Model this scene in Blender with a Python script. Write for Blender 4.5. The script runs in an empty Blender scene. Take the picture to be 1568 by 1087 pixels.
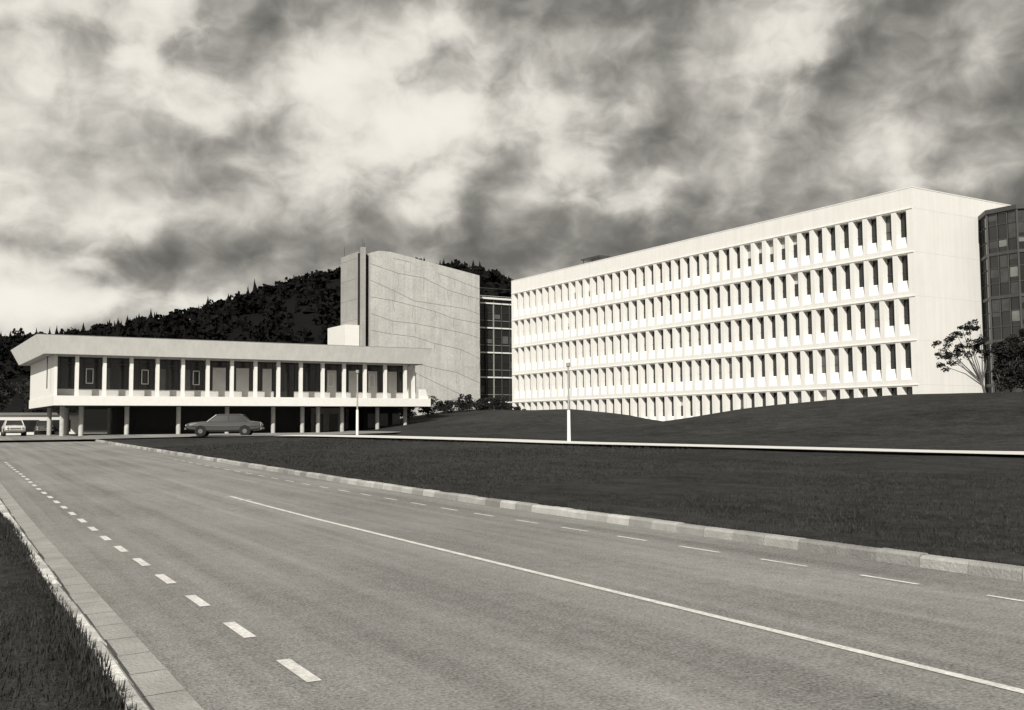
import bpy, math, random
import numpy as np
from mathutils import Vector, Matrix, noise as mnoise
random.seed(7); rng=np.random.default_rng(7)
scene=bpy.context.scene
scene.view_settings.view_transform='Standard'
scene.view_settings.look='None'; scene.view_settings.exposure=0

# ------------------------------------------------------------------ helpers
RA=math.radians(29.4); BA=math.radians(32.13)
D=(-math.sin(RA),math.cos(RA)); N=(math.cos(RA),math.sin(RA))
B=(math.cos(BA),math.sin(BA)); A=(-math.sin(BA),math.cos(BA))
def st(X,Y): return X*D[0]+Y*D[1], X*N[0]+Y*N[1]
def xy(s,t): return s*D[0]+t*N[0], s*D[1]+t*N[1]
def sstep(x,a,b):
    u=min(1,max(0,(x-a)/(b-a))); return u*u*(3-2*u)
ZS=[-4000,18,27,40,50,70,83,92,100,4000]; ZZ=[0,0,.06,.19,.30,.50,.66,.88,.92,.92]
def zr(s): return float(np.interp(s,ZS,ZZ))
def H(s,t):
    if t<9.0:
        return zr(s)+.12*(1-sstep(s,79,84))
    w=t-9.75
    k=float(np.interp(s,[0,23,44,65,80],[.004,.006,.0125,.032,.03]))
    z=zr(s)+.13*(1-sstep(s,79,84))+k*max(0,w)
    z=min(z,.95) if s>30 else min(z,.6+.35*sstep(s,0,30))
    X,Y=xy(s,t); q=(X-31.1,Y-76.5)
    L=q[0]*A[0]+q[1]*A[1]; d=-(q[0]*B[0]+q[1]*B[1])
    C=float(np.interp(L,[-90,-60,-4,0,6,11.5,15,18.5,23,28,36.6,49,56,64,72,80],
                        [.95,3.4,3.5,3.4,3.05,2.3,1.75,1.5,1.85,2.5,3.25,3.3,3.5,2.6,1.6,.95]))
    f=sstep(-d,-31,-6)
    if d<6:
        back=sstep(6-d,0,5)
        f=1-back*sstep(L,-1.5,2.5)
        if d<-25: f*=1-sstep(-d,25,60)
    return z+(max(C,z)-z)*f
def Hxy(X,Y): return H(*st(X,Y))

class MB:
    def __init__(s): s.v=[];s.f=[];s.m=[]
    def quad(s,a,b,c,d,m=0):
        n=len(s.v); s.v+=[a,b,c,d]; s.f.append((n,n+1,n+2,n+3)); s.m.append(m)
    def box(s,x0,x1,y0,y1,z0,z1,m=0):
        n=len(s.v)
        s.v+=[(x0,y0,z0),(x1,y0,z0),(x1,y1,z0),(x0,y1,z0),(x0,y0,z1),(x1,y0,z1),(x1,y1,z1),(x0,y1,z1)]
        for f in [(0,3,2,1),(4,5,6,7),(0,1,5,4),(1,2,6,5),(2,3,7,6),(3,0,4,7)]:
            s.f.append(tuple(n+i for i in f)); s.m.append(m)
    def prism(s,bot,top,m=0):
        n=len(s.v);k=len(bot); s.v+=list(bot)+list(top)
        s.f.append(tuple(n+k-1-i for i in range(k)));s.m.append(m)
        s.f.append(tuple(n+k+i for i in range(k)));s.m.append(m)
        for i in range(k):
            j=(i+1)%k; s.f.append((n+i,n+j,n+k+j,n+k+i));s.m.append(m)
    def tube(s,pts,rad,m=0,seg=8,caps=True):
        rings=[]
        for i,p in enumerate(pts):
            p=Vector(p)
            a=Vector(pts[max(0,i-1)]); b=Vector(pts[min(len(pts)-1,i+1)])
            t=(b-a).normalized()
            u=t.cross(Vector((0,0,1)))
            if u.length<1e-3: u=Vector((1,0,0))
            u.normalize(); w=t.cross(u)
            n=len(s.v); rings.append(n)
            for j in range(seg):
                an=2*math.pi*j/seg
                s.v.append(tuple(p+(u*math.cos(an)+w*math.sin(an))*rad[i]))
        for a,b in zip(rings,rings[1:]):
            for j in range(seg):
                k=(j+1)%seg; s.f.append((a+j,a+k,b+k,b+j)); s.m.append(m)
        if caps:
            s.f.append(tuple(rings[0]+j for j in range(seg)));s.m.append(m)
            s.f.append(tuple(rings[-1]+j for j in reversed(range(seg))));s.m.append(m)
    def obj(s,name,mats,parent=None,loc=(0,0,0),rot=0,smooth=False):
        me=bpy.data.meshes.new(name); me.from_pydata(s.v,[],s.f)
        for m in mats: me.materials.append(m)
        me.polygons.foreach_set('material_index',s.m)
        if smooth: me.polygons.foreach_set('use_smooth',[True]*len(s.f))
        me.update()
        o=bpy.data.objects.new(name,me); scene.collection.objects.link(o)
        o.location=loc; o.rotation_euler=(0,0,rot)
        if parent: o.parent=parent
        return o
def empty(name,loc,rot=0):
    e=bpy.data.objects.new(name,None); scene.collection.objects.link(e)
    e.location=loc; e.rotation_euler=(0,0,rot); e.empty_display_size=.5
    return e

def mat(name,v,rough=.8,var=.12,scale=1.5,bump=0,bscale=20,stretch=(1,1,1),spec=.3,fine=0,fscale=60,metal=0,streak=0,patch=0,pscale=.12):
    m=bpy.data.materials.new(name); m.use_nodes=True
    nt=m.node_tree; nd=nt.nodes; ln=nt.links; bs=nd['Principled BSDF']
    bs.inputs['Roughness'].default_value=rough; bs.inputs['Metallic'].default_value=metal
    bs.inputs['Specular IOR Level'].default_value=spec
    tc=nd.new('ShaderNodeTexCoord'); mp=nd.new('ShaderNodeMapping'); mp.inputs['Scale'].default_value=stretch
    ln.new(tc.outputs['Object'],mp.inputs[0])
    def M(op,a,b):
        n=nd.new('ShaderNodeMath'); n.operation=op
        for i,x in enumerate((a,b)):
            if isinstance(x,(int,float)): n.inputs[i].default_value=x
            else: ln.new(x,n.inputs[i])
        return n.outputs[0]
    def nz(sc,det=3,vec=mp.outputs[0]):
        n=nd.new('ShaderNodeTexNoise'); n.inputs['Scale'].default_value=sc; n.inputs['Detail'].default_value=det
        n.inputs['Roughness'].default_value=.6; ln.new(vec,n.inputs['Vector']); return n.outputs[0]
    fac=M('ADD',M('MULTIPLY',M('SUBTRACT',nz(scale),.5),var*4),1.0)
    if fine: fac=M('ADD',fac,M('MULTIPLY',M('SUBTRACT',nz(fscale,2,tc.outputs['Object']),.5),fine*4))
    if patch: fac=M('ADD',fac,M('MULTIPLY',M('SUBTRACT',nz(pscale,3),.5),patch*4))
    if streak:
        mp2=nd.new('ShaderNodeMapping'); mp2.inputs['Scale'].default_value=(2.5,2.5,.12); ln.new(tc.outputs['Object'],mp2.inputs[0])
        fac=M('ADD',fac,M('MULTIPLY',M('SUBTRACT',nz(1.0,3,mp2.outputs[0]),.5),streak*4))
    val=M('MAXIMUM',M('MULTIPLY',fac,v),v*.15)
    cc=nd.new('ShaderNodeCombineColor')
    ln.new(val,cc.inputs[0]); ln.new(M('MULTIPLY',val,.985),cc.inputs[1]); ln.new(M('MULTIPLY',val,.95),cc.inputs[2])
    ln.new(cc.outputs[0],bs.inputs['Base Color'])
    if bump:
        b=nd.new('ShaderNodeBump'); b.inputs['Strength'].default_value=bump; b.inputs['Distance'].default_value=.05
        ln.new(nz(bscale,3,tc.outputs['Object']),b.inputs['Height']); ln.new(b.outputs[0],bs.inputs['Normal'])
    return m

M_white=mat('white_concrete',.80,.85,.03,.6,.05,8,streak=.05)
M_line=mat('panel_joint',.66,.9,.05,1)
M_glass=mat('dark_glass',.02,.12,.3,.4,spec=.5)
M_glass2=mat('glass_with_curtain',.10,.25,.3,.8,spec=.5)
M_blind=mat('window_blind',.5,.6,.1,1)
M_roof=mat('roof_felt',.2,.9)
M_fascia=mat('fascia_panel',.82,.8,.05,.8,streak=.07)
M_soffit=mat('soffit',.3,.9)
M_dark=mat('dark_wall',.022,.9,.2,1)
M_paint=mat('white_paint',.78,.6,.04,2)
M_sill=mat('sill_panel',.5,.7,.06,1)  # white parapet's shade put into a greyer base colour; reused on infill panels
M_conc=mat('rough_concrete',.47,.95,.13,.5,.5,5,fine=.13,fscale=3.5,streak=.12)
M_conc2=mat('concrete_darker',.35,.95,.12,.5,.3,6,fine=.09,fscale=4,streak=.08)
M_joint=mat('concrete_joint',.21,.95)
M_grass=mat('grass',.036,.95,.42,1.6,1,30,stretch=(1,.55,1),fine=.4,fscale=6,spec=.1,patch=.34,pscale=.22)
M_kerb=[mat('kerb_concrete_%s'%n,v,.9,.18,4,.4,30,fine=.1,fscale=40) for n,v in (('a',.36),('b',.28),('c',.45),('d',.22))]
M_kerbw=[mat('painted_kerb_%s'%n,v,.9,.25,5,.4,30,fine=.12,fscale=40) for n,v in (('a',.55),('b',.42),('c',.66),('d',.36))]
M_gut=mat('gutter_concrete',.31,.9,.2,2,.4,40,fine=.14,fscale=40)
M_mark=mat('road_marking_paint',.6,.8,.22,4,fine=.25,fscale=30)
M_path=mat('path_concrete',.62,.9,.05,1)
M_metal=mat('mullion_metal',.06,.5)
M_leaf=mat('leaf_dark',.020,.8,.3,3)
M_bark=mat('bark',.12,.9,.3,6)
M_hill=mat('hill_scrub',.008,.95,.3,.03,spec=.05)
M_tree=mat('distant_foliage',.009,.95,.4,.08,spec=.03)

# ------------------------------------------------------------------ ground sheet (local x=t, y=s)
sl=[-3000,-1200,-500,-200,-100,-60]+list(np.arange(-40,150,1.0))+[155,165,180,200,240,300,400,600,1000,2000,4000]
tl=[-3000,-1200,-500,-200,-100,-50,-25,-12,-6,-3,-1,0,.5,.87,.93,3,6,9.68,9.78]+list(np.arange(10.5,100,1.0))+[103,108,115,125,140,170,220,300,500,900,1600,3000]
g=MB(); nt_=len(tl)
for s in sl:
    for t in tl:
        if .9<t<9.7: z=zr(s)-.06
        else: z=H(s,t)
        if t>11 and -30<s<140: z+=mnoise.noise(Vector((t*.12,s*.12,0)))*.10+mnoise.noise(Vector((t*.4,s*.4,3)))*.02-.03
        g.v.append((t,s,z))
for i in range(len(sl)-1):
    for j in range(nt_-1):
        a=i*nt_+j; g.f.append((a,a+1,a+nt_+1,a+nt_)); g.m.append(0)
g.obj('ground',[M_grass],rot=RA,smooth=True)

# asphalt
def road_material():
    m=bpy.data.materials.new('asphalt'); m.use_nodes=True
    nt=m.node_tree; nd=nt.nodes; ln=nt.links; bs=nd['Principled BSDF']
    tc=nd.new('ShaderNodeTexCoord')
    def nz(sc,vs=(1,1,1),det=4,rough=.6,loc=(0,0,0)):
        mp=nd.new('ShaderNodeMapping'); mp.inputs['Scale'].default_value=vs; mp.inputs['Location'].default_value=loc; ln.new(tc.outputs['Object'],mp.inputs[0])
        n=nd.new('ShaderNodeTexNoise'); n.inputs['Scale'].default_value=sc; n.inputs['Detail'].default_value=det
        n.inputs['Roughness'].default_value=rough
        ln.new(mp.outputs[0],n.inputs['Vector']); return n.outputs[0]
    def M(op,a,b=0.):
        n=nd.new('ShaderNodeMath'); n.operation=op
        for i,x in enumerate((a,b)):
            if isinstance(x,(int,float)): n.inputs[i].default_value=x
            else: ln.new(x,n.inputs[i])
        return n.outputs[0]
    f=M('ADD',1.0,M('MULTIPLY',M('SUBTRACT',nz(1,(2.2,.05,1),3),.5),1.1))
    f=M('ADD',f,M('MULTIPLY',M('SUBTRACT',nz(.3,(1,.6,1),4),.5),.9))
    f=M('ADD',f,M('MULTIPLY',M('SUBTRACT',nz(36,(1,1,1),2,.75),.5),2.3))
    f=M('ADD',f,M('MULTIPLY',M('SUBTRACT',nz(6,(1,1,1),3,.7),.5),.7))
    v=M('MULTIPLY',f,.225)
    cc=nd.new('ShaderNodeCombineColor'); ln.new(v,cc.inputs[0]); ln.new(M('MULTIPLY',v,.985),cc.inputs[1]); ln.new(M('MULTIPLY',v,.95),cc.inputs[2])
    ln.new(cc.outputs[0],bs.inputs['Base Color']); bs.inputs['Roughness'].default_value=.85; bs.inputs['Specular IOR Level'].default_value=.25
    b=nd.new('ShaderNodeBump'); b.inputs['Strength'].default_value=.8; b.inputs['Distance'].default_value=.015
    ln.new(nz(60,(1,1,1),2,.7),b.inputs['Height']); ln.new(b.outputs[0],bs.inputs['Normal'])
    return m
M_asph=road_material()
r=MB(); ss=[-300,-100,-40]+list(np.arange(-20,81.6,1.0))
for s in ss:
    for t in (1.30,3,5,7,9.70): r.v.append((t,s,zr(s)))
for i in range(len(ss)-1):
    for j in range(4):
        a=i*5+j; r.f.append((a,a+1,a+6,a+5)); r.m.append(0)
r.obj('road',[M_asph],rot=RA,smooth=True)
ap=MB(); tt=list(np.arange(-60,36,1.0)); K=46
tt=sorted(set(tt+[9.7]))
def ap_s0(t): return float(np.interp(t,[-60,9.7,15.8,21.6,24,35],[80.6,80.6,75,66.5,69,82]))
for t in tt:
    s0=ap_s0(t)
    for i in range(K):
        s=s0+i*1.4; ap.v.append((t,s,H(s,t)+.07))
for j in range(len(tt)-1):
    for i in range(K-1):
        a=j*K+i; ap.f.append((a,a+K,a+K+1,a+1)); ap.m.append(0)
ap.obj('forecourt',[M_asph],rot=RA,smooth=True)

# markings
mk=MB()
def mark(t0,t1,s0,s1):
    n=max(1,int((s1-s0)/2))
    for i in range(n):
        a=s0+(s1-s0)*i/n; b=s0+(s1-s0)*(i+1)/n
        mk.quad((t0,a,zr(a)+.005),(t1,a,zr(a)+.005),(t1,b,zr(b)+.005),(t0,b,zr(b)+.005))
mark(5.70,5.79,-30,23.6)
for i in range(40):
    s=6.38+1.57*(i-12); 
    if s>46: break
    j=random.uniform(-.012,.012); mark(2.055+j,2.155+j,s+random.uniform(-.03,.03),s+.72+random.uniform(-.05,.05))
for i in range(34):
    s=6.95+1.5*(i-8); mark(8.57,8.63,s+random.uniform(-.03,.03),s+.75+random.uniform(-.05,.05))
mark(5.6,5.9,22.2,22.32)
mk.obj('road_markings',[M_mark],rot=RA)

# kerbs
def kerb(name,tf,tb,s0,s1,L,mats):
    k=MB(); s=s0
    while s<s1:
        e=min(s1,s+L)-.012
        m=random.choices([0,1,2,3],[4,3,2,1.2])[0]
        sgn=1 if tb>tf else -1
        j=random.uniform(-.012,.012)
        z0,z1=zr(s),zr(e); h=.135+random.uniform(-.008,.008)
        def P(s,z): return [(tf+j,s,z-.15),(tf+j+.02*sgn,s,z+h-.03),(tf+j+.05*sgn,s,z+h),(tb+j,s,z+h+.003),(tb+j,s,z-.15)]
        a,b=P(s,z0),P(e,z1)
        if sgn<0: a,b=b,a
        k.prism(a,b,m); s+=L
    k.obj(name,mats,rot=RA)
kerb('kerb',9.62,9.80,-40,80.9,.62,M_kerb)
kerb('kerb',1.04,.90,-40,60,.62,M_kerbw)
gu=MB(); s=-30
while s<60:
    e=s+.61
    gu.quad((1.035,s,zr(s)-.0),(1.34,s,zr(s)+.010),(1.34,e,zr(e)+.010),(1.035,e,zr(e)-.0)); s+=.62
gu.obj('gutter',[M_gut],rot=RA)

# footpath
p0=Vector((-15.5,69.0)); dr=Vector((16.3,-14.7)).normalized(); pn=Vector((-dr.y,dr.x))
fp=MB(); n=90; W=[-1.15,-.4,.4,1.15]
for i in range(n):
    c=p0+dr*i*1.0
    for w in W:
        q=c+pn*w; fp.v.append((q.x,q.y,Hxy(q.x,q.y)+.09))
for i in range(n-1):
    for j in range(3):
        a=i*4+j; fp.f.append((a,a+1,a+5,a+4)); fp.m.append(0)
fp.obj('footpath',[M_path],smooth=True)
# grass blades near the road edge
gb=MB()
def blades(cnt,smin,smax,tmin,tmax,hh,bias=1.0):
    for _ in range(cnt):
        s=smin+(smax-smin)*random.random()**1.5; t=tmin+(tmax-tmin)*random.random()**bias
        cl=mnoise.noise(Vector((s*.8,t*.8,0)))
        if cl<-.25 and random.random()<.5: continue
        z=H(s,t); h=hh*random.uniform(.4,1.3)*(1+1.2*cl); a=random.random()*6.28; w=.006+.0005*s
        dx,dy=math.cos(a)*w,math.sin(a)*w; lx,ly=random.uniform(-.035,.035),random.uniform(-.035,.035)
        n=len(gb.v); gb.v+=[(t-dx,s-dy,z-.03),(t+dx,s+dy,z-.03),(t+lx,s+ly,z+h)]; gb.f.append((n,n+1,n+2)); gb.m.append(0)
blades(38000,2,16,-3.5,.90,.035)
blades(65000,2,60,9.80,30,.035,1.9)
blades(9000,2,45,9.78,9.92,.06)
blades(3000,2,20,.80,.92,.06)
M_blade=mat('grass_blade',.042,.9,.4,1.5,spec=.05)
gb.obj('grass_verge',[M_blade],rot=RA)

# ------------------------------------------------------------------ white office building
ob=empty('white_office_building',(31.1,76.5,0),BA)
f=MB(); NC=42; LEN=58.5; e0=.35; cw=(LEN-2*e0)/NC; ZF=1.02; SH=3.43; dp=.52
for k in range(5):
    z0=ZF+SH*k; z1=z0+SH
    for j in range(NC):
        y0=e0+cw*j; y1=y0+cw
        a,b=y0+.22,y1-.22; zb,zt=z0+.42,z1-.13
        ia,ib=a+.05,b-.05; izb,izt=z0+1.32,z1-.15
        f.quad((0,y0,z0),(0,y0,z1),(0,a,z1),(0,a,z0)); f.quad((0,b,z0),(0,b,z1),(0,y1,z1),(0,y1,z0))
        f.quad((0,a,z0),(0,a,zb),(0,b,zb),(0,b,z0)); f.quad((0,a,zt),(0,a,z1),(0,b,z1),(0,b,zt))
        f.quad((0,a,zb),(dp,ia,izb),(dp,ib,izb),(0,b,zb)); f.quad((0,a,zt),(0,b,zt),(dp,ib,izt),(dp,ia,izt))
        f.quad((0,a,zb),(0,a,zt),(dp,ia,izt),(dp,ia,izb)); f.quad((0,b,zb),(dp,ib,izb),(dp,ib,izt),(0,b,zt))
        g_=random.random()
        gm=1 if g_<.8 else 2
        if k==4 and 8<=j<=12 and random.random()<.8: gm=3
        elif random.random()<.04: gm=3
        if gm==3:
            zz=izt-random.uniform(.3,1)*(izt-izb)
            f.quad((dp,ia,izb),(dp,ia,zz),(dp,ib,zz),(dp,ib,izb),1); f.quad((dp,ia,zz),(dp,ia,izt),(dp,ib,izt),(dp,ib,zz),3)
        else: f.quad((dp,ia,izb),(dp,ia,izt),(dp,ib,izt),(dp,ib,izb),gm)
        f.box(dp-.04,dp+.02,ia,ib,izb+.62,izb+.66,4)
        if j>0: f.box(-.004,.02,y0-.010,y0+.010,z0+.05,z1-.1,5)
f.obj('window_facade',[M_white,M_glass,M_glass2,M_blind,M_metal,M_line],ob)
f=MB()
TOP=19.75
f.box(0,14,-.0,e0,-.5,TOP); f.box(0,14,LEN-e0,LEN,-.5,TOP)
f.box(0,.4,e0,LEN-e0,-.5,ZF-.001); f.box(0,.4,e0,LEN-e0,ZF+5*SH+.001,TOP)
f.box(13.6,14,e0,LEN-e0,-.5,TOP); f.obj('walls',[M_white],ob)
f=MB(); f.box(.4,13.6,e0,LEN-e0,TOP-.6,TOP-.4); f.obj('roof',[M_roof],ob)
f=MB()
for k in range(6):
    z=ZF+SH*k; f.box(-.05,.003,.02,LEN-.02,z-.05,z+.03)
f.box(-.02,14.02,-.02,LEN+.02,TOP,TOP+.08)
f.obj('ledges_and_coping',[M_white],ob)
f=MB()
for k in range(1,6):
    z=ZF+SH*k; f.box(.1,13.9,-.004,.01,z-.012,z+.012)
f.obj('end_wall_joints',[M_line],ob)
f=MB()
f.box(1.5,2.6,42.6,44.2,TOP-.5,TOP+.45); f.box(1.2,2.9,41.6,45.2,TOP+.85,TOP+1.0)
for x,y in((1.4,42),(2.7,42),(1.4,44.9),(2.7,44.9)): f.tube([(x,y,TOP-.4),(x,y,TOP+.9)],[.05,.05])
f.tube([(2,41,TOP-.4),(2,41,TOP+1.5)],[.03,.02])
f.obj('roof_plant',[M_metal],ob)
# glazed stair tower (octagonal)
c=(9.9,-3.0); R=3.25
def octp(R,z,ph=math.pi/8): return [(c[0]+R*math.cos(ph+i*math.pi/4),c[1]+R*math.sin(ph+i*math.pi/4),z) for i in range(8)]
f=MB(); f.prism(octp(R-.08,.8),octp(R-.08,18.0),0); 
P=octp(R,0)
for i in range(8):
    q=P[i]; f.tube([(q[0],q[1],.8),(q[0],q[1],18.1)],[.09,.09],1,4)
    q2=P[(i+1)%8]
    for u in (1/3,2/3):
        x=q[0]+(q2[0]-q[0])*u; y=q[1]+(q2[1]-q[1])*u
        f.tube([(x,y,.8),(x,y,18.1)],[.035,.035],1,4)
for k in range(6):
    z=ZF+SH*k
    f.prism(octp(R+.02,z-.12),octp(R+.02,z+.12),1)
    if k<5: 
        for zz in (1.1,2.3): f.prism(octp(R-.02,z+zz-.03),octp(R-.02,z+zz+.03),1)
for k in range(5):
    for i in (3,4,5,6,7):
        q,q2=octp(R-.06,0)[i],octp(R-.06,0)[(i+1)%8]
        for pnl in range(3):
            for (za,zc) in ((.15,1.05),(1.15,2.25),(2.35,3.3)):
                rr=random.random()
                if rr<.6:
                    u0=pnl/3+.03; u1=(pnl+1)/3-.03
                    p1=[q[a]+(q2[a]-q[a])*u0 for a in (0,1)]; p2=[q[a]+(q2[a]-q[a])*u1 for a in (0,1)]
                    z=ZF+SH*k
                    zl=za+random.uniform(.2,.8)*(zc-za) if rr<.35 else za
                    f.quad((p1[0],p1[1],z+zl),(p2[0],p2[1],z+zl+.0),(p2[0],p2[1],z+zc),(p1[0],p1[1],z+zc),2 if rr>.12 else 3)
f.prism(octp(R+.12,18.0),octp(R+.12,18.35),1)
f.obj('glass_stair_tower',[M_glass,M_metal,mat('stair_glass_a',.06,.2,.4,1),mat('stair_glass_b',.18,.3,.3,1)],ob)

# ------------------------------------------------------------------ raised pavilion (left)
pv=empty('raised_pavilion_building',(-37.06,85,0),BA)
bay=2.207; DEP=16.5; X1=33.6
f=MB(); f.box(-1.8,X1,-.45,DEP,3.55,4.37); f.obj('floor_slab',[M_paint],pv)
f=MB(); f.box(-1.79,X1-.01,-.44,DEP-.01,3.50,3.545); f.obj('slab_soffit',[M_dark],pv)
f=MB()
bot=[(-2.7,-.8,7.85),(X1-.9,-.8,7.85),(X1-.9,DEP+.8,7.85),(-2.7,DEP+.8,7.85)]
top=[(-3.4,-1.5,9.35),(X1-.3,-1.5,9.35),(X1-.3,DEP+1.5,9.35),(-3.4,DEP+1.5,9.35)]
f.prism(bot,top)
f.obj('roof_fascia',[M_fascia],pv)
f=MB()
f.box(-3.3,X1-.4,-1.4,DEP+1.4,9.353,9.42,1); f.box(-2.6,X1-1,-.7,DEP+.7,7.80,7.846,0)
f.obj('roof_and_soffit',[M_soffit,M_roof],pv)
f=MB()
for i in range(15): f.box(i*bay-.14,i*bay+.14,-.2,.15,4.37,7.80)
f.obj('columns',[M_paint],pv)
f=MB()
f.box(-1.75,-1.5,.15,DEP-.2,4.37,7.80); f.box(X1-1.6,X1-1.4,.3,DEP-.2,4.37,7.80)
f.prism([(X1-1.2,-.3,4.37),(X1-.2,-.3,4.37),(X1-.2,-.1,4.37),(X1-1.2,-.1,4.37)],[(X1-1.2,-.3,5.3),(X1-.5,-.3,5.3),(X1-.5,-.1,5.3),(X1-1.2,-.1,5.3)])
f.obj('end_walls',[M_paint],pv)
f=MB(); GY=1.9
f.box(-1.5,X1-1.6,GY,GY+.12,4.37,5.02,5)
f.box(-1.5,X1-1.6,GY+.04,GY+.10,5.02,7.80,1)
f.box(-1.5,X1-1.6,GY-.03,GY+.02,7.2,7.26,3)
for i in range(-1,15):
    x=i*bay; f.box(x+.1,x+.18,GY-.04,GY+.03,5.02,7.80,3)
    xm=x+bay*random.choice((.4,.5,.55)); f.box(xm-.03,xm+.03,GY-.04,GY+.03,5.02,7.80,3)
    rr=random.random()
    if i in(5,6,7) or i>=9 and rr<.75:
        f.box(xm+.1,x+bay,GY-.02,GY+.035,5.02,7.15,2 if random.random()<.6 else 5)
    elif rr<.45: f.box(x+.2,xm-.05,GY-.01,GY+.035,5.02,6.9,4)
    if i==8: f.box(x+.2,x+bay,GY-.05,GY-.045,4.4,7.7,1)
    if i in(0,2,4,10,12):
        for a0,a1,b0,b1 in ((xm+.1,xm+.15,5.5,6.8),(xm+.65,xm+.70,5.5,6.8),(xm+.1,xm+.70,6.75,6.8),(xm+.1,xm+.70,5.5,5.55)):
            f.box(a0,a1,GY-.3,GY-.24,b0,b1,0)
f.obj('gallery_glazing',[M_paint,M_glass,M_blind,M_metal,M_glass2,M_sill],pv)
f=MB()
for x in (-.9,0.6,4.35,8.8,13.2,17.6,20.5,22.1,24.6,28.4,31.5):
    f.tube([(x,1.2,.4),(x,1.2,3.5)],[.2,.2],0,12)
    f.tube([(x,9,.4),(x,9,3.5)],[.2,.2],0,12)
f.obj('pilotis',[M_conc],pv)
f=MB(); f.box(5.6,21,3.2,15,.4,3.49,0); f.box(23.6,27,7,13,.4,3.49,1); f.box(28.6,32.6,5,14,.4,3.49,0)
for x in (24,25.6,29,30.4,31.8): f.box(x,x+.9,4.9 if x>28 else 6.93,4.98 if x>28 else 7.0,1.0,2.9,2)
f.obj('ground_floor_core',[M_dark,M_conc,M_glass2],pv)

# ------------------------------------------------------------------ concrete hall with stair shaft
tw=empty('concrete_hall_building',(-17.75,124.9,0),BA)
f=MB(); WL=15.9
def hall_top(x): return 23.75 if x<2.8 else 23.75-(x-2.8)*(2.1/(WL-2.8))
prof=[0,1.2,2.8,6,10,WL]
front=[(0,0,.3),(WL,0,.3)]+[(x,0,hall_top(x)-(.35 if x==0 else 0)) for x in reversed(prof)]
back=[(x,6.3+.4*x,z) for x,_,z in front]
f.prism(front,back); f.obj('hall_walls',[M_conc],tw)
f=MB(); f.box(-1.25,-.75,1.3,6.6,.3,23.6); f.box(-1.25,-.75,-.25,.35,.3,24.0); f.obj('stair_shaft',[M_conc2],tw)
f=MB(); f.box(-.75,-.001,.8,6.2,.3,23.3); f.box(-1.15,-.8,.36,1.29,.3,23.4)
f.obj('shaft_window_strip',[M_dark],tw)
f=MB()
z=2.
while z<23.5: f.box(-1.256,-1.2,1.31,6.55,z,z+.05); z+=2.6
def strip(x0,z0,x1,z1,w=.035):
    d=Vector((x1-x0,0,z1-z0)).normalized(); nn=Vector((-d.z,0,d.x))*w
    f.quad((x0-nn.x,-.006,z0-nn.z),(x1-nn.x,-.006,z1-nn.z),(x1+nn.x,-.006,z1+nn.z),(x0+nn.x,-.006,z0+nn.z))
z=4.0
while z<27:
    pts=[(0,z+1.2)]; x=0
    while x<WL:
        x2=min(WL,x+random.uniform(2.2,4.2)); pts.append((x2,pts[-1][1]-random.uniform(.05,.42)*(x2-x))); x=x2
    for (a,za),(b,zb) in zip(pts,pts[1:]):
        if max(za,zb)<hall_top(b)-.3 and min(za,zb)>.5: strip(a,za,b,zb,.032)
        if .5<zb-1.6 and zb<hall_top(b)-.5 and random.random()<.6: strip(b,zb,b+random.uniform(-.3,.3) if b<WL else b-.1,zb-random.uniform(1,1.7),.022)
    z+=2.1
f.obj('wall_joints',[M_joint],tw)
f=MB(); f.box(-3.2,-1.26,.5,6.2,.3,14.2); f.obj('annexe',[M_paint],tw)
f=MB()
for x,h in ((-1,1.2),(-.8,.7)): f.tube([(x,.1,24),(x,.1,24+h)],[.04,.02])
f.tube([(-1,6,23.6),(-1,6,25.0)],[.04,.02])
f.obj('roof_antenna',[M_metal],tw)

# ------------------------------------------------------------------ glazed link
lk=empty('glazed_link_building',(-17.75,124.9,0),BA)
f=MB(); f.box(15.2,26,3.5,12,.3,19.0,1)
for k in range(6):
    z=ZF+SH*k+.3
    f.box(15,26,3.3,3.5,z-.1,z+.08,0)
    f.box(15,26,3.42,3.49,z+1.0,z+1.06,4); f.box(15,26,3.42,3.49,z+2.1,z+2.14,2)
for i in range(9):
    x=16.2+i*1.3; f.box(x-.05,x+.05,3.3,3.49,.5,18.9,2 if i%3 else 4)
    for k in range(5):
        if random.random()<.5: f.box(x+.15,x+1.1,3.44,3.495,ZF+SH*k+1.6,ZF+SH*k+random.uniform(2,2.9),3)
f.box(15,26,3,12.2,19.0,19.25,0)
f.obj('link_walls',[M_paint,M_glass,M_metal,M_glass2,M_soffit],lk)

# low service building seen through the undercroft
f=MB(); 
f.box(-6,4,22,25.4,.4,3.0,0); f.box(-6.2,4.2,21.8,25.6,3.0,3.25,1)
for x in(-5,-2,1): f.box(x,x+1.8,21.95,22.0,1.3,2.5,2)
e=empty('service_building',(-37.06,85,0),BA); f.obj('service_wall',[M_paint,M_roof,M_glass],e)

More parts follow.
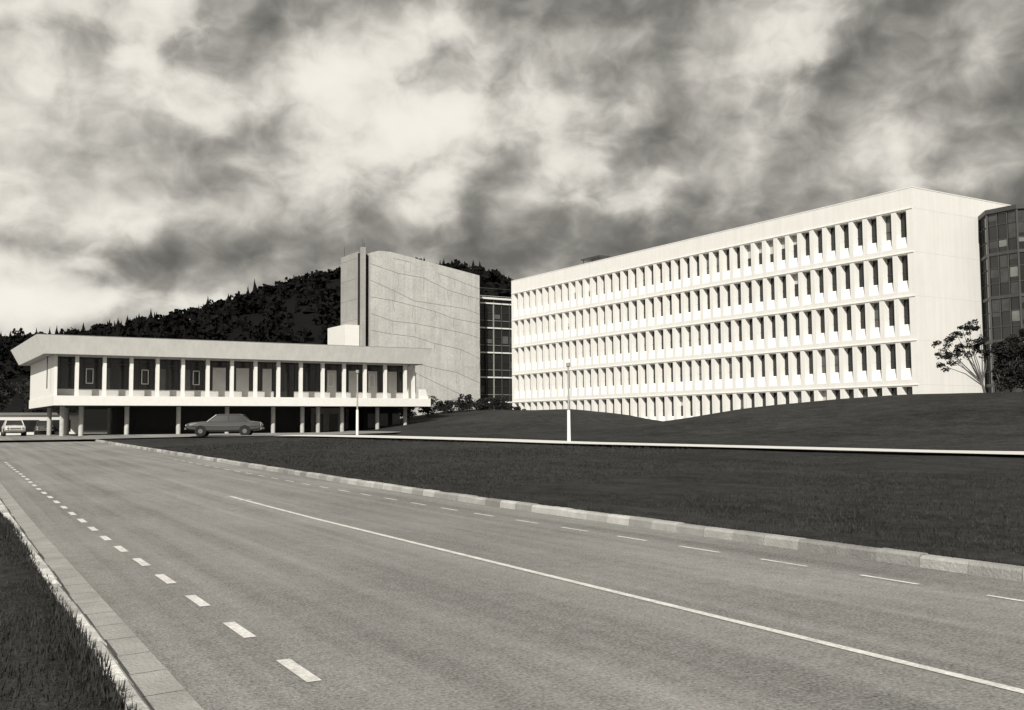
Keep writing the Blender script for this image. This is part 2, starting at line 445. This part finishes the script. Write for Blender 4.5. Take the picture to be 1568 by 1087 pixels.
# ------------------------------------------------------------------ cars
M_tyre=mat('tyre',.02,.9); M_chrome=mat('chrome',.6,.2,metal=1.0)
def car(paint,loc,rot,sc=1.0):
    e=empty('parked_car',loc,rot); e.scale=(sc,)*3
    b=MB()
    sts=[(-2.42,.50,.74,.70),(-2.36,.38,.86,.80),(-1.9,.30,.93,.86),(-1.2,.27,.95,.88),(0,.25,.95,.89),(.9,.25,.95,.88),(1.6,.28,.91,.86),(2.15,.34,.86,.82),(2.34,.42,.80,.76),(2.38,.5,.72,.7)]
    rings=[]
    for x,zb,zt,w in sts:
        n=len(b.v); rings.append(n)
        b.v+=[(x,-w*.8,zb),(x,-w,zb+.12),(x,-w*1.0,(zb+zt)/2+.08),(x,-w*.96,zt-.05),(x,-w*.85,zt),(x,0,zt+.03),(x,w*.85,zt),(x,w*.96,zt-.05),(x,w,(zb+zt)/2+.08),(x,w,zb+.12),(x,w*.8,zb)]
    for a,c2 in zip(rings,rings[1:]):
        for j in range(11):
            k=(j+1)%11; b.f.append((a+j,c2+j,c2+k,a+k)); b.m.append(0)
    b.f.append(tuple(rings[0]+j for j in range(11)));b.m.append(0)
    b.f.append(tuple(rings[-1]+10-j for j in range(11)));b.m.append(0)
    b.obj('body',[paint],e,smooth=False)
    g=MB()
    bt=[(-1.62,-.74,.93),(1.02,-.74,.93),(1.02,.74,.93),(-1.62,.74,.93)]; tp=[(-1.12,-.60,1.38),(.42,-.60,1.38),(.42,.60,1.38),(-1.12,.60,1.38)]
    g.prism(bt,tp,0); g.obj('windows',[M_glass],e)
    r=MB()
    r.prism([(-1.2,-.63,1.375),(.5,-.63,1.375),(.5,.63,1.375),(-1.2,.63,1.375)],[(-1.0,-.52,1.44),(.3,-.52,1.44),(.3,.52,1.44),(-1.0,.52,1.44)])
    for sy in(-1,1):
        for (x0,x1) in((-1.62,-1.14),(1.02,.44),(-.35,-.33)):
            r.tube([(x0,sy*.745,.93),(x1,sy*.605,1.39)],[.045 if x0!=-.35 else .03]*2,0,6)
    r.obj('roof_and_pillars',[paint],e)
    w=MB()
    for x in(-1.42,1.42):
        for sy in(-1,1):
            w.tube([(x,sy*.70,.33),(x,sy*.905,.33)],[.37,.37],2,20)
            w.tube([(x,sy*.70,.31),(x,sy*.92,.31)],[.31,.31],0,20)
            w.tube([(x,sy*.90,.31),(x,sy*.935,.31)],[.17,.15],1,14)
    w.obj('wheels',[M_tyre,M_chrome,M_dark],e)
    t=MB()
    for x in(-2.46,2.40): t.box(x-.05,x+.06,-.8,.8,.42,.54,0)
    for sy in(-1,1):
        t.tube([(2.36,sy*.58,.68),(2.42,sy*.58,.68)],[.10,.09],0,12)
        t.box(-2.44,-2.38,sy*.6-.1,sy*.6+.1,.62,.74,1)
        t.box(-2.1,2.0,sy*.895-.008,sy*.895+.008,.66,.69,0)
    t.box(2.37,2.41,-.42,.42,.6,.74,0)
    t.obj('bumpers_and_lights',[M_chrome,M_blind],e)
def cp(v,n): return mat(n,v,.22,.03,1,spec=.6)
P1=cp(.06,'car_paint_grey'); P3=cp(.55,'car_paint_white')
car(P1,(-21.2,73.8,Hxy(-21.2,73.8)+.06),math.radians(188),1.1)
car(P3,(-44.3,89.0,Hxy(-44.3,89.0)+.06),math.radians(-60),1.0)
car(P1,(-47.9,102.5,Hxy(-47.9,102.5)+.06),math.radians(-64))

# ------------------------------------------------------------------ lamp posts
M_pole=mat('pole_grey',.35,.5)
def lamp(X,Y,h):
    z=Hxy(X,Y); e=empty('street_lamp',(X,Y,z))
    f=MB(); f.tube([(0,0,-.2),(0,0,1.75)],[.10,.085],0,12); f.tube([(0,0,1.75),(0,0,h-.25)],[.055,.045],1,10)
    f.tube([(0,0,h-.25),(0,0,h-.2),(0,0,h-.02),(0,0,h)],[.05,.11,.12,.04],1,14)
    f.obj('post_and_lantern',[M_paint,M_pole],e,smooth=False)
lamp(3.0,53.4,4.3); lamp(-10.3,66.5,4.4)

# ------------------------------------------------------------------ trees and shrubs
def leafcloud(mb,c,r,n,size,m=0,flat=1.0):
    for _ in range(n):
        v=Vector((random.gauss(0,1),random.gauss(0,1),random.gauss(0,1))).normalized()*(random.random()**.45)
        p=Vector(c)+Vector((v.x*r,v.y*r,v.z*r*flat))
        a=Vector((random.gauss(0,1),random.gauss(0,1),random.gauss(0,.7))).normalized(); b2=a.cross(Vector((random.gauss(0,1),random.gauss(0,1),random.gauss(0,1)))).normalized()
        s1=size*random.uniform(.6,1.4); a*=s1; b2*=s1*.5
        mb.quad(tuple(p-a),tuple(p-b2),tuple(p+a),tuple(p+b2),m)
def small_tree(X,Y,h):
    e=empty('young_tree',(X,Y,Hxy(X,Y)-.05))
    t=MB(); l=MB()
    t.tube([(0,0,0),(-.15,0,.6),(-.1,.05,1.4)],[.09,.08,.06],0,7)
    tips=[(-2.5,.2,1.8),(-3.0,-.3,2.7),(-2.6,.3,3.4),(-2.0,.1,2.5),(-1.7,0,3.9),(-1.3,.2,3.2),(-.8,.2,4.2),(-.2,-.2,4.5),(.1,.3,3.6),(-1.6,-.4,2.9),(-.5,.5,3.2),(.25,0,2.8),(-1.2,.3,4.3)]
    for i,tp in enumerate(tips):
        mid=(tp[0]*.5+random.uniform(-.15,.15),tp[1]*.5,.6+tp[2]*.38)
        t.tube([(-.13,.02,.5+.1*(i%4)),mid,tp],[.05,.032,.012],0,5)
        for _ in range(4):
            o=Vector(tp)+Vector((random.uniform(-.5,.5),random.uniform(-.4,.4),random.uniform(-.4,.25)))
            leafcloud(l,tuple(o),random.uniform(.15,.4),random.randint(35,100),.085,0,.6)
        if i%2: 
            q=Vector(mid).lerp(Vector(tp),.6); leafcloud(l,tuple(q),.3,45,.07)
    t.obj('trunk_and_limbs',[M_bark],e); l.obj('crown',[M_leaf],e)
small_tree(31.0,65.6,4.4)
def shrub(X,Y,w,h,n=900,size=.09,name='shrub'):
    e=empty(name,(X,Y,Hxy(X,Y)-.05)); t=MB(); l=MB()
    for i in range(11):
        a=random.random()*6.28; rr=random.uniform(.2,.9)*w
        tp=(math.cos(a)*rr,math.sin(a)*rr,h*random.uniform(.4,1.0))
        t.tube([(0,0,0),(tp[0]*.4,tp[1]*.4,tp[2]*.5),tp],[.05,.035,.015],0,5)
        leafcloud(l,tp,random.uniform(.22,.48)*w,n//10,size,0,.8)
    leafcloud(l,(0,0,h*.4),w*.85,n//2,size,0,h*.4/w)
    t.obj('stems',[M_bark],e); l.obj('foliage',[M_leaf],e)
shrub(32.9,66.0,1.25,3.6,2800,.11); shrub(34.6,67.5,1.6,4.2,2800,.11); shrub(31.9,65.2,.5,1.5,600,.08); shrub(34.6,64,1.5,3.4,2200,.11); shrub(37.5,66,1.8,4,1500,.12)
for X,Y,w,h in ((-9.5,113,1.5,2.1),(-7.6,114,1.2,1.5),(-5.6,115,1.4,1.8),(-3.6,116,1.2,1.4),(-1.6,117,1.2,1.3),(-11.8,112,1.4,1.5),(-13.8,110,1.2,1.2),(.4,117.5,1.1,1.0)):
    shrub(X,Y,w,h,900,.13)
def big_tree(X,Y,h,w):
    e=empty('broadleaf_tree',(X,Y,Hxy(X,Y)-.1)); t=MB(); l=MB()
    t.tube([(0,0,0),(.1,0,h*.3),(0,.1,h*.6)],[.3,.22,.14],0,8)
    for i in range(14):
        a=i*2.4; rr=w*random.uniform(.3,.8); z=h*random.uniform(.35,.9)
        tp=(math.cos(a)*rr,math.sin(a)*rr,z); t.tube([(0,0,h*.3),(tp[0]*.5,tp[1]*.5,z*.8),tp],[.1,.07,.03],0,5)
        leafcloud(l,tp,w*random.uniform(.3,.5),260,.22,0,.8)
    t.obj('trunk_and_limbs',[M_bark],e); l.obj('crown',[M_leaf],e)
for X,Y,h,w in ((-66,124,9.5,4),(-72,128,10,4.5),(-59,128,8,4),(-78,130,9,4)): big_tree(X,Y,h,w)

# ------------------------------------------------------------------ hill and forest
hx=[-1500,-700,-400,-300,-230,-195,-164,-139,-111,-89,-75,-42,-13,0,25,63,120,300,700,1500]
hz=[20,30,30,32,34,37,40,45,54.5,61,64.5,68,65,60,50,38,28,20,15,10]
def hillz(X,Y):
    r=float(np.interp(X*450/max(Y,450)*1.0,hx,hz))
    f=sstep(Y,230,440) if Y<440 else 1-.6*sstep(Y,470,900)
    n=mnoise.noise(Vector((X*.02,Y*.02,0)))*3*f
    return .5+r*f+n
h=MB(); xs=list(np.arange(-900,701,12.0)); ys=list(np.arange(215,480,8.0))+list(np.arange(480,1000,40.0))
for Y in ys:
    for X in xs: h.v.append((X,Y,hillz(X,Y)))
nx=len(xs)
for i in range(len(ys)-1):
    for j in range(nx-1):
        a=i*nx+j; h.f.append((a,a+1,a+nx+1,a+nx)); h.m.append(0)
h.obj('hill',[M_hill],smooth=True)
fo=MB()
def conifer(X,Y,z,hh,w):
    k=7
    for i in range(k):
        z0=z+hh*(.08+.8*i/k); r=w*(1-i/k)**1.1*random.uniform(.75,1.2)+.1; z1=z0+hh*.28
        n=len(fo.v); seg=9; off=random.random()*6
        ox,oy=random.uniform(-.1,.1)*w,random.uniform(-.1,.1)*w
        for j in range(seg): 
            rr=r*random.uniform(.45,1.3); an=off+j*6.283/seg
            fo.v.append((X+ox+rr*math.cos(an),Y+oy+rr*math.sin(an),z0-random.uniform(-.4,.7)))
        fo.v.append((X,Y,min(z1,z+hh)))
        for j in range(seg): fo.f.append((n+j,n+(j+1)%seg,n+seg)); fo.m.append(0)
def roundt(X,Y,z,hh,w,n0=26):
    for _ in range(n0):
        v=Vector((random.gauss(0,1),random.gauss(0,1),random.gauss(0,1))).normalized()*random.random()**.4
        p=Vector((X+v.x*w,Y+v.y*w,z+hh*.6+v.z*hh*.4))
        a=Vector((random.gauss(0,1),random.gauss(0,1),random.gauss(0,1))).normalized()*w*.38; b2=a.cross(Vector((random.gauss(0,1),random.gauss(0,1),random.gauss(0,1)))).normalized()*w*.33
        n=len(fo.v); fo.v+=[tuple(p-a),tuple(p-b2),tuple(p+a),tuple(p+b2)]; fo.f.append((n,n+1,n+2,n+3)); fo.m.append(0)
for i in range(3600):
    X=random.uniform(-420,90); Y=random.uniform(320,470)
    if random.random()<.45: Y=random.uniform(425,462)
    z=hillz(X,Y)-.5
    if X>-135 or random.random()<.5:
        if random.random()<.3: conifer(X,Y,z,random.uniform(4,8),random.uniform(1.5,2.6))
        else: roundt(X,Y,z,random.uniform(3.5,6.5),random.uniform(2.2,3.6))
    else: 
        if random.random()<.6: roundt(X,Y,z,random.uniform(4,8),random.uniform(2,3.6))
        else: conifer(X,Y,z,random.uniform(5,10),random.uniform(1.6,2.6))
for X,hh in ((-137,16),(-141,13),(-116,16),(-119,12),(-133,10),(-172,11),(-181,12),(-192,8),(-109,11),(-150,12),(-160,13),(-203,10),(-157,10),(-127,10),(-211,9)):
    conifer(X,448,hillz(X,448)-1,hh,hh*.3)
for i in range(60):
    X=random.uniform(-240,20); (conifer if random.random()<.5 else roundt)(X,446,hillz(X,446)-1,random.uniform(7,10.5),random.uniform(2,3.4))
for X in (-168,-165,-185): roundt(X,446,hillz(X,446),9,4,60)
fo.obj('distant_forest',[M_tree])

# ------------------------------------------------------------------ sun, sky
EL=math.radians(38); hd=Vector((-.2,-.98)).normalized()
ts=Vector((hd.x*math.cos(EL),hd.y*math.cos(EL),math.sin(EL)))
ld=bpy.data.lights.new('sun','SUN'); ld.energy=5.0; ld.angle=math.radians(.5); ld.color=(1,.965,.88)
lo=bpy.data.objects.new('sun',ld); scene.collection.objects.link(lo); lo.rotation_euler=ts.to_track_quat('Z','Y').to_euler(); lo.location=(0,-20,60)
w=bpy.data.worlds.new('World'); scene.world=w; w.use_nodes=True
nt=w.node_tree; nd=nt.nodes; ln=nt.links; nd.clear()
out=nd.new('ShaderNodeOutputWorld'); bg=nd.new('ShaderNodeBackground'); bg.inputs['Strength'].default_value=.1
ln.new(bg.outputs[0],out.inputs[0])
def M(op,a,b=0.,c=0.,clamp=False):
    n=nd.new('ShaderNodeMath'); n.operation=op; n.use_clamp=clamp
    for i,x in enumerate((a,b,c)):
        if isinstance(x,(int,float)): n.inputs[i].default_value=x
        else: ln.new(x,n.inputs[i])
    return n.outputs[0]
tc=nd.new('ShaderNodeTexCoord'); sp=nd.new('ShaderNodeSeparateXYZ'); ln.new(tc.outputs['Generated'],sp.inputs[0])
az=M('ARCTAN2',sp.outputs[0],sp.outputs[1]); el=M('ARCSINE',sp.outputs[2])
el2=M('POWER',M('MAXIMUM',el,0.0),.85)
cv=nd.new('ShaderNodeCombineXYZ'); ln.new(az,cv.inputs[0]); ln.new(M('MULTIPLY',el2,1.3),cv.inputs[1])
def noise2(vec,sc,det,rough,off):
    mp=nd.new('ShaderNodeVectorMath'); mp.operation='ADD'; mp.inputs[1].default_value=off; ln.new(vec,mp.inputs[0])
    n=nd.new('ShaderNodeTexNoise'); n.noise_dimensions='2D'; n.inputs['Scale'].default_value=sc; n.inputs['Detail'].default_value=det
    n.inputs['Roughness'].default_value=rough; ln.new(mp.outputs[0],n.inputs['Vector']); return n
wn=noise2(cv.outputs[0],14,2,.5,(0,0,0))
ws=nd.new('ShaderNodeVectorMath'); ws.operation='MULTIPLY_ADD'; ln.new(wn.outputs['Color'],ws.inputs[0]); ws.inputs[1].default_value=(.035,.035,0); ln.new(cv.outputs[0],ws.inputs[2])
n2=noise2(ws.outputs[0],4.6,7,.52,(9.1,2.7,0)).outputs[0]; n2b=noise2(ws.outputs[0],4.6,4,.48,(9.1-.018,2.7+.026,0)).outputs[0]
def gauss(a0,e0,sa,se,amp):
    dx=M('MULTIPLY_ADD',az,1/sa,-a0/sa); dy=M('MULTIPLY_ADD',el,1/se,-e0/se)
    return M('MULTIPLY',M('EXPONENT',M('MULTIPLY',M('MULTIPLY_ADD',dx,dx,M('MULTIPLY',dy,dy)),-1.0)),amp)
def sigm(x,k): return M('DIVIDE',1.0,M('ADD',1.0,M('EXPONENT',M('MULTIPLY',x,-k))))
v=M('MULTIPLY_ADD',n2,.95,-.475-.17)
v=M('ADD',v,M('MULTIPLY',M('SUBTRACT',n2,n2b),1.9))
P=lambda x,y,sx,sy,a:((x-784)/1531,(650-y)/1531,sx/1531,sy/1531,a)
gs=0.
for a in (P(620,190,180,125,.46),P(110,230,240,150,.42),P(1130,190,110,60,.20),P(1320,265,120,30,.18),P(480,220,90,24,-.16),
          P(260,395,300,30,-.26),P(850,365,260,45,-.22),P(560,15,90,35,-.16),P(150,475,330,26,.36)):
    gs=M('ADD',gs,gauss(*a))
v=M('ADD',v,gs)
# well-defined cumulus heads where the cloud mass is thick
head=sigm(M('ADD',M('SUBTRACT',n2,.60),M('MULTIPLY',gs,.32)),34)
v=M('MULTIPLY_ADD',head,.26,v)
v=M('MULTIPLY_ADD',sigm(v,4.8),.84,.065)
v=M('MULTIPLY',v,10.0)
sky=nd.new('ShaderNodeTexSky'); sky.sky_type='NISHITA'; sky.sun_disc=False; sky.sun_elevation=EL; sky.sun_rotation=math.atan2(hd.x,hd.y)
bw=nd.new('ShaderNodeRGBToBW'); ln.new(sky.outputs[0],bw.inputs[0])
tot=M('MULTIPLY_ADD',bw.outputs[0],.05,v)
cc=nd.new('ShaderNodeCombineColor'); ln.new(tot,cc.inputs[0]); ln.new(M('MULTIPLY',tot,.96),cc.inputs[1]); ln.new(M('MULTIPLY',tot,.87),cc.inputs[2])
ln.new(cc.outputs[0],bg.inputs['Color'])
w.cycles.sampling_method='MANUAL'; w.cycles.sample_map_resolution=256

# ------------------------------------------------------------------ camera
cam=bpy.data.cameras.new('camera'); cam.sensor_width=36; cam.lens=36*1531/1568; cam.clip_end=6000; cam.clip_start=.1
co=bpy.data.objects.new('camera',cam); scene.collection.objects.link(co)
co.matrix_world=Matrix.Translation((0,0,1.65))@Matrix.Rotation(math.radians(90+3.97),4,'X')@Matrix.Rotation(math.radians(-.46),4,'Z')
scene.camera=co
